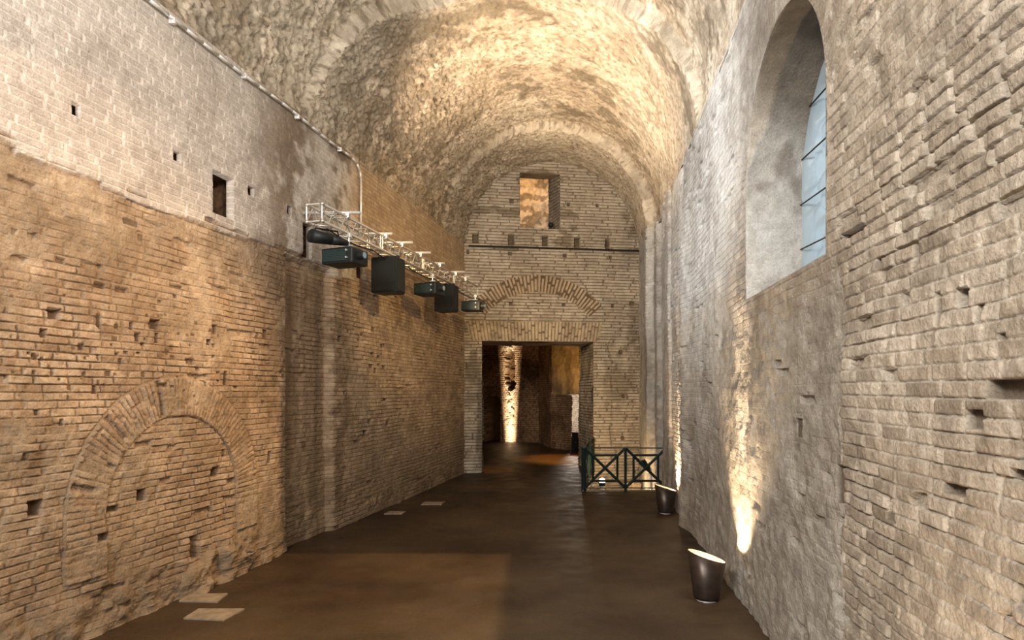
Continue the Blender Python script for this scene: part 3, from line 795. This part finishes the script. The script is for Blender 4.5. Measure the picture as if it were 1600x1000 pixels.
fu = spot('fissure_uplight', (cl[0]+.0, cl[1]-2.3, .15), (cl[0]+.02, cl[1]+.30, 2.3), 3000, (1.0, .80, .52), 110, .5, .02)
shutters(fu, -.06, .055, -1.6, 1.6, .055)
point('slot_room_lamp', cp(900, 1.3, 22.8), 90, (1.0, .86, .70), .1)
spot('amber_floor_light', (1.4, 20.2, 3.6), (1.55, 18.9, 0), 900, (1.0, .36, .05), 48, .8, .05)
spot('amber_floor_light', (-.9, 18.0, 3.6), (-.55, 16.3, 0), 200, (1.0, .42, .08), 26, .8, .05)
spot('niche_lamp', (1.2, 18.8, 1.2), cp(885, 3.4, 21.2), 240, (1.0, .62, .22), 60, .9, .1)

# ------------------------------------------------------------------ planters with uplights
def uplight_pot(loc, label, power, tgt):
    t = empty('uplight_pot', loc, label, 'floor lamp', 'bronze uplight pots along the right wall')
    H0 = .47
    def tilt(x, y, z):
        k = z/H0; return z - k*(.30*(x+.175))          # rim drops towards the wall (+x)
    bm = bmesh.new()
    rg = lathe(bm, [(.108, .018), (.116, .02), (.122, .05), (.176, H0), (.170, H0+.002)], 48, tilt)
    bm.faces.new(list(reversed(rg[0])))
    finish('shell', bm, M_pot, t, True)
    bm = bmesh.new(); rg = lathe(bm, [(.1705, H0+.001), (.163, H0-.006), (.125, .16)], 48, tilt)
    finish('inner_lining', bm, M_potin, t, True)
    bm = bmesh.new(); rg = lathe(bm, [(.128, .165), (.01, .168)], 48, lambda x, y, z: z)
    finish('mounting_plate', bm, M_potin, t)
    bm = bmesh.new(); T(bm, (0, 0, .17), (0, 0, .215), .075, 32); finish('lamp', bm, M_lamp, t, label='glowing round lamp')
    bm = bmesh.new(); T(bm, (0, 0, -.02), (0, 0, .02), .098, 32); finish('base_ring', bm, M_steel, t)
    pb = spot('pot_beam', (loc[0]+.06, loc[1], loc[2]+.30), tgt, power, (1.0, .74, .46), 96, .8, .02)
    b2 = spot('pot_beam', (loc[0]+.02, loc[1], loc[2]+.30), (loc[0]+.50, loc[1]+.02, 3.6), power*2.2, (1.0, .76, .50), 22, 1.0, .02)
    return t
uplight_pot((1.86, 6.12, .0), 'bronze tapered pot with glowing slanted rim, nearest the camera by the right wall', 300, (1.86+.62, 6.12-.15, 2.4))
uplight_pot((2.50, 10.42, .0), 'dark bronze uplight pot standing by the right corner of the railing', 300, (2.50+.60, 10.42+.3, 2.4))

# ------------------------------------------------------------------ railing around the pit
def rail_panel(root, a, b, h=.86):
    a = Vector(a); b = Vector(b); o = root.location
    a = a-o; b = b-o
    def pt(s, z): p = a.lerp(b, s); return Vector((p.x, p.y, z))
    for s in (0, .5, 1):
        bm = bmesh.new(); T(bm, pt(s, 0), pt(s, h), .027, 4); finish('post', bm, M_rail, root)
    for z, r in ((h, .011), (.07, .011)):
        bm = bmesh.new(); T(bm, pt(0, z), pt(1, z), r, 6); finish('rail', bm, M_rail, root)
    for s0 in (0, .5):
        s1 = s0+.5; i0, i1 = s0+.1, s1-.1; z0, z1 = .07+.14, h-.14
        for (p, q) in ((pt(s0, .07), pt(s1, h)), (pt(s0, h), pt(s1, .07))):
            bm = bmesh.new(); T(bm, p, q, .027, 4); finish('diagonal_bar', bm, M_rail, root)
        bm = bmesh.new()
        for (p, q) in ((pt(i0, z0), pt(i1, z0)), (pt(i1, z0), pt(i1, z1)), (pt(i1, z1), pt(i0, z1)), (pt(i0, z1), pt(i0, z0))):
            T(bm, p, q, .023, 4)
        finish('inner_frame', bm, M_rail, root)
t = empty('railing', (1.44, 12.66, 0), 'dark green iron railing of crossed bars in front of the pit', 'railing')
rail_panel(t, (1.44, 12.66, 0), (3.05, 12.66, 0))
t = empty('railing', (1.41, 12.74, 0), 'dark iron side railing running from the pit corner to the doorway jamb', 'railing')
rail_panel(t, (1.41, 12.76, 0), (1.98, 15.55, 0))
# kerb at the pit edge
bm = bmesh.new(); B(bm, (2.24, 12.71, .0), (1.66, .06, .05)); finish('kerb', bm, M_slab, label='thin pale stone kerb under the front railing', cat='kerb')

# lamp in the pit
pl = empty('pit_lamp', (1.86, 13.2, -1.0), 'small glowing domed lamp on a stand inside the railed pit', 'lamp')
bm = bmesh.new(); T(bm, (0, 0, 0), (0, 0, 1.05), .045, 16); T(bm, (0, 0, 0), (0, 0, .04), .09, 16); finish('stand', bm, M_steel, pl)
bm = bmesh.new(); r = bmesh.ops.create_uvsphere(bm, u_segments=20, v_segments=12, radius=.065); bmesh.ops.translate(bm, vec=(0, 0, 1.13), verts=r['verts'])
finish('lamp_dome', bm, M_lampw, pl, True)
bm = bmesh.new(); T(bm, (0, 0, 1.04), (0, 0, 1.10), .07, 20, .075); finish('collar', bm, M_black, pl)
spot('pit_lamp_light', (1.95, 13.3, .25), (2.8, 15.9, .5), 160, (1.0, .72, .40), 120, 1.0, .06)
point('pit_glow', (2.6, 14.0, -.3), 50, (1.0, .74, .45), .1)
# pale slanting pole with a dark lamp head
pp = empty('leaning_lamp', (2.78, 13.05, -1.0), 'pale pole leaning in the pit with a dark lamp head', 'lamp')
bm = bmesh.new(); T(bm, (.10, -.1, 0), (.04, 0, 1.42), .022, 10); finish('pole', bm, M_steel, pp)
bm = bmesh.new(); T(bm, (-.02, -.02, 1.40), (-.14, -.05, 1.55), .06, 14, .08); B(bm, (0, 0, 1.42), (.06, .1, .08)); finish('lamp_head', bm, M_black, pp)

# masonry remains in the pit
for i, (x, y, sx, sy, h, l) in enumerate([(2.35, 14.2, .5, .5, .78, 'tan masonry block in the pit, left of the two remains'), (2.78, 15.0, .40, .5, .86, 'tan masonry block in the pit, right of the two remains')]):
    bm = bmesh.new(); B(bm, (0, 0, h/2), (sx, sy, h), None, .03)
    bmesh.ops.subdivide_edges(bm, edges=bm.edges, cuts=5, use_grid_fill=True)
    for v in bm.verts:
        v.co += Vector((random.uniform(-1, 1), random.uniform(-1, 1), random.uniform(-1, 1)))*.012
    o = finish('masonry_block', bm, M_slab, label=l, cat='masonry block', group='masonry remains in the pit'); o.location = (x, y, -1.0)

# ------------------------------------------------------------------ truss and its load
TXY = lambda Y: -4.157+.25*Y          # aisle-side chord
TZ = 4.22; TS = .205
Y0, Y1 = 7.6, 13.7
dT = Vector((.25, 1, 0)).normalized(); sT = Vector((-1, .25, 0)).normalized()   # sT points to the wall
TO = Vector((TXY(Y0), Y0, TZ))
tr = empty('lighting_truss', TO, 'long square aluminium lattice truss hung along the left wall', 'truss')
Lt = (Y1-Y0)*math.hypot(1, .25)
cn = [Vector((0, 0, 0)), sT*TS, sT*TS+Vector((0, 0, -TS)), Vector((0, 0, -TS))]
for c in cn:
    bm = bmesh.new(); T(bm, c, c+dT*Lt, .017, 10)
    T(bm, c-dT*.012, c+dT*.02, .024, 12); finish('chord', bm, M_truss, tr, True)
for k in range(4):
    a, b = cn[k], cn[(k+1) % 4]
    bm = bmesh.new(); n = 44; seq = [(a if i % 2 else b)+dT*(Lt*i/n) for i in range(n+1)]
    for p, q in zip(seq[:-1], seq[1:]): T(bm, p, q, .0075, 6)
    finish('lacing', bm, M_truss, tr)
for s in (0, .25, .26, .5, .51, .75, .76, 1):
    bm = bmesh.new()
    for k in range(4): T(bm, cn[k]+dT*(Lt*s), cn[(k+1) % 4]+dT*(Lt*s), .010, 8)
    finish('square_frame', bm, M_steel, tr)
# wall arms crossing over the truss
arm_px = [543, 603, 628, 657, 687, 712, 727]
names = ['nearest of the pale tube arms crossing over the truss', 'second pale tube arm from the near end of the truss', 'third pale tube arm from the near end of the truss',
         'fourth pale tube arm from the near end of the truss', 'third-from-last pale tube arm over the truss', 'second-to-last pale tube arm over the truss', 'farthest pale tube arm over the truss']
for i, px in enumerate(arm_px):
    Y = 4157/(1050-px)
    p = Vector((TXY(Y), Y, TZ+.055)); o = empty('support_arm', p, names[i], 'bracket', 'tube arms holding the truss')
    ext = .17 if i != 1 and i != 4 and i != 6 else .09
    xw = (LX(Y)-.0) - TXY(Y)
    bm = bmesh.new(); T(bm, Vector((ext, 0, 0)), Vector((xw+.05, 0, 0)), .021, 12); finish('tube', bm, M_steel, o, True)
    for q in (Vector((0, 0, 0)), sT*TS):
        bm = bmesh.new(); B(bm, q+Vector((0, 0, -.03)), (.05, .05, .07), None, .008); T(bm, q+Vector((0, -.04, -.05)), q+Vector((0, .04, -.05)), .026, 10); finish('clamp', bm, M_steel, o)

def bolt_clamp(root, z0, z1):
    bm = bmesh.new(); T(bm, (0, 0, z0), (0, 0, z1), .012, 8); B(bm, (0, 0, z1-.03), (.06, .05, .06), None, .008)
    T(bm, (-.05, 0, z0+.03), (.05, 0, z0+.03), .018, 8); finish('hook_clamp', bm, M_steel, root)

def projector(px, z, lab, rz, Lx=.50):
    Y = 4157/(1050-px)
    root = empty('projector', (TXY(Y)+.02, Y, z), lab, 'projector', 'projectors hung under the truss', rz)
    bm = bmesh.new(); B(bm, (-.06, 0, 0), (Lx, .36, .20), None, .02); finish('body', bm, M_black, root)
    bm = bmesh.new(); B(bm, (-.09, -.182, 0), (Lx*.80, .012, .155)); f1 = finish('vent_frame', bm, M_black, root)
    bm = bmesh.new()
    for k in range(7): B(bm, (-.09, -.192, -.063+.021*k), (Lx*.76, .008, .011))
    for k in range(14): B(bm, (-.09-Lx*.36+Lx*.72*k/13, -.190, 0), (.006, .008, .14))
    finish('vent_grille', bm, M_grille, root, label='teal grey slatted grille')
    bm = bmesh.new(); T(bm, (Lx/2-.07, -.03, .01), (Lx/2+.02, -.03, .01), .055, 24); ln = finish('lens_barrel', bm, M_black, root)
    bm = bmesh.new(); T(bm, (Lx/2+.018, -.03, .01), (Lx/2+.024, -.03, .01), .040, 24); finish('lens', bm, M_lens, ln, label='pale blue glass lens')
    for k in range(2):
        bm = bmesh.new(); T(bm, (Lx/2-.14, -.17+.0, .055-.09*k), (Lx/2-.14, -.205, .055-.09*k), .012, 10); finish('knob', bm, M_steel, root)
    bm = bmesh.new(); B(bm, (-.02, 0, .115), (.2, .14, .03), None, .005); finish('mounting_plate', bm, M_black, root)
    bolt_clamp(root, .11, TZ-TS-z+.0)
    return root
projector(543, 3.70, 'projector with a teal-grey grille, nearest under the truss, left of the big loudspeaker', -.35, .46)
projector(674, 3.74, 'slim black projector hung between the two loudspeakers', -.35, .42)
projector(741, 3.76, 'farthest black projector at the far end of the truss', -.2, .40)

def speaker(px, lab, w, h, d, z):
    Y = 4157/(1050-px)
    root = empty('loudspeaker', (TXY(Y)-.12, Y, z), lab, 'loudspeaker', 'black loudspeakers under the truss', -.32)
    bm = bmesh.new()
    f_ = [(-w/2, -d/2), (w/2, -d/2), (w/2*.9, d/2), (-w/2*.9, d/2)]
    vb = [bm.verts.new((x, y, -h)) for x, y in f_]; vt = [bm.verts.new((x, y, 0)) for x, y in f_]
    bm.faces.new(vb); bm.faces.new(vt)
    for k in range(4): bm.faces.new((vb[k], vb[(k+1) % 4], vt[(k+1) % 4], vt[k]))
    bmesh.ops.bevel(bm, geom=list(bm.edges), offset=.012, segments=2, affect='EDGES')
    finish('cabinet', bm, M_black, root)
    bm = bmesh.new(); B(bm, (0, -d/2-.006, -h/2), (w*.93, .014, h*.93), None, .005); finish('grille', bm, M_fabric, root)
    bm = bmesh.new(); B(bm, (w*.475+.004, 0, -h/2), (.012, d*.7, h*.9)); finish('side_panel', bm, M_fabric, root)
    bm = bmesh.new(); B(bm, (0, 0, .02), (w*.8, .06, .03)); T(bm, (-.05, 0, .02), (-.05, 0, TZ-TS-z), .012, 8); T(bm, (.1, 0, .02), (.1, 0, TZ-TS-z), .012, 8); finish('bracket', bm, M_black, root)
    return root
speaker(620, 'large black loudspeaker cabinet, the nearer one under the truss', .42, .53, .34, 3.99)
speaker(708, 'black loudspeaker cabinet, the farther one under the truss', .38, .50, .32, 3.99)

# dark flood lamp at the near end of the truss
Y = 7.95
fl = empty('flood_lamp', (TXY(Y)-.14, Y, 3.91), 'dark tapered flood lamp under the near end of the truss', 'lamp', None, -.1)
bm = bmesh.new()
T(bm, (-.13, -.15, -.03), (.03, .05, -.03), .11, 24, .09); T(bm, (.03, .05, -.03), (.18, .24, -.04), .09, 24, .045)
bmesh.ops.scale(bm, vec=(1, 1, .75), verts=bm.verts); finish('housing', bm, M_black, fl, True)
bm = bmesh.new(); path(bm, [(-.13, -.12, 0), (-.10, -.08, .09), (.10, .12, .09), (.12, .15, 0)], .010, 8); finish('yoke', bm, M_black, fl)

# cable sagging under the truss
pts = []
for k in range(41):
    s = k/40; p = TO + dT*(Lt*(s*.98+.04)) + Vector((.0, 0, -TS-.03-.04*abs(math.sin(s*PI*5))))
    pts.append(p+sT*.08)
pts += [pts[-1]+Vector((.12, .1, -.02)), pts[-1]+Vector((.22, .15, -.10)), pts[-1]+Vector((.26, .16, -.2))]
bm = bmesh.new(); path(bm, pts, .010, 6)
finish('black_cable', bm, M_black, label='black cable strung below the truss', cat='cable')

# ------------------------------------------------------------------ conduit along the springing line
pts = [np.array([LX(Y), Y, 5.47-.01*math.sin(Y*3)])+nL*.045 for Y in np.linspace(3.0, 9.55, 30)]
pts += [np.array([LX(9.72), 9.72, 5.44])+nL*.045, np.array([LX(9.82), 9.82, 5.36])+nL*.045, np.array([LX(9.85), 9.85, 5.25])+nL*.045, np.array([LX(9.85), 9.85, 4.45])+nL*.045]
cd = empty('conduit_pipe', pts[0], 'thin grey conduit along the top of the left wall dropping to the truss', 'pipe')
bm = bmesh.new(); path(bm, [Vector(p-np.array(cd.location)) for p in pts], .017, 8); finish('pipe', bm, M_steel, cd, True)
for Y in (4.2, 5.0, 6.0, 7.05, 8.1, 9.2):
    bm = bmesh.new(); B(bm, Vector(np.array([LX(Y), Y, 5.46])+nL*.035-np.array(cd.location)), (.06, .03, .055)); finish('pipe_clip', bm, M_steel, cd)

# iron tie rail across the end wall
a = np.array([-1.05, EY(-1.05), 5.47])+nE*.07; b = np.array([3.2, EY(3.2), 5.47])+nE*.07
ir = empty('iron_rail', a, 'thin dark iron rail across the end wall below the square sockets', 'rail')
bm = bmesh.new(); T(bm, (0, 0, 0), Vector(b-a), .022, 8); finish('rail', bm, M_iron, ir)
for s in (.02, .25, .5, .75, .98):
    p = Vector((b-a)*s); bm = bmesh.new(); T(bm, p, p-Vector(nE)*.09, .012, 6); finish('bracket', bm, M_iron, ir)

# round lamp on the sill of the upper opening
p = e3(ew(862, 352)[0], .12, NZ0)
sl = empty('sill_spotlight', p, 'small round black spotlight on the sill of the high opening', 'lamp')
bm = bmesh.new(); r = bmesh.ops.create_uvsphere(bm, u_segments=16, v_segments=10, radius=.065); bmesh.ops.translate(bm, vec=(0, 0, .13), verts=r['verts']); finish('lamp_head', bm, M_black, sl, True)
bm = bmesh.new(); B(bm, (0, 0, .015), (.15, .08, .03)); T(bm, (0, 0, 0), (0, 0, .12), .012, 8); finish('base', bm, M_black, sl)
# small white wall lamp right of the doorway
p = ew(1003, 529); q = np.array([p[0], EY(p[0]), p[1]])+nE*.05
wl = empty('wall_lamp', q, 'small white wall lamp high on the right of the end wall', 'lamp')
bm = bmesh.new(); T(bm, (-.06, 0, 0), (.06, 0, 0), .03, 12); finish('housing', bm, M_steel, wl)
bm = bmesh.new(); B(bm, (0, .03, 0), (.05, .05, .05)); finish('bracket', bm, M_iron, wl)

# ------------------------------------------------------------------ pale slabs let into the floor
def fp(x, y): Y = 2000/(y-610); return ((x-800)/1000*Y, Y)
slabs = [([(279, 941), (340, 942), (356, 929), (295, 930)], 'pale square floor slab by the left wall, the second from the front'),
         ([(286, 968), (350, 971), (383, 953), (310, 953)], 'pale square floor slab nearest the camera by the left wall'),
         ([(600, 804), (628, 804), (634, 800), (608, 800)], 'pale floor slab by the left wall, third from the front'),
         ([(658, 789), (690, 789), (695, 785), (664, 785)], 'small pale floor slab by the left wall, farthest from the front')]
for q, l in slabs:
    P4 = [fp(*p) for p in q]; c = (sum(p[0] for p in P4)/4, sum(p[1] for p in P4)/4)
    bm = bmesh.new(); top = [bm.verts.new((p[0]-c[0], p[1]-c[1], .016)) for p in P4]; bot = [bm.verts.new((p[0]-c[0], p[1]-c[1], -.03)) for p in P4]
    bm.faces.new(top); bm.faces.new(bot)
    for k in range(4): bm.faces.new((top[k], top[(k+1) % 4], bot[(k+1) % 4], bot[k]))
    bmesh.ops.bevel(bm, geom=[e for e in bm.edges], offset=.004, segments=1, affect='EDGES')
    o = finish('floor_slab', bm, M_slab, label=l, cat='floor slab', group='pale slabs in the floor'); o.location = (c[0], c[1], 0)
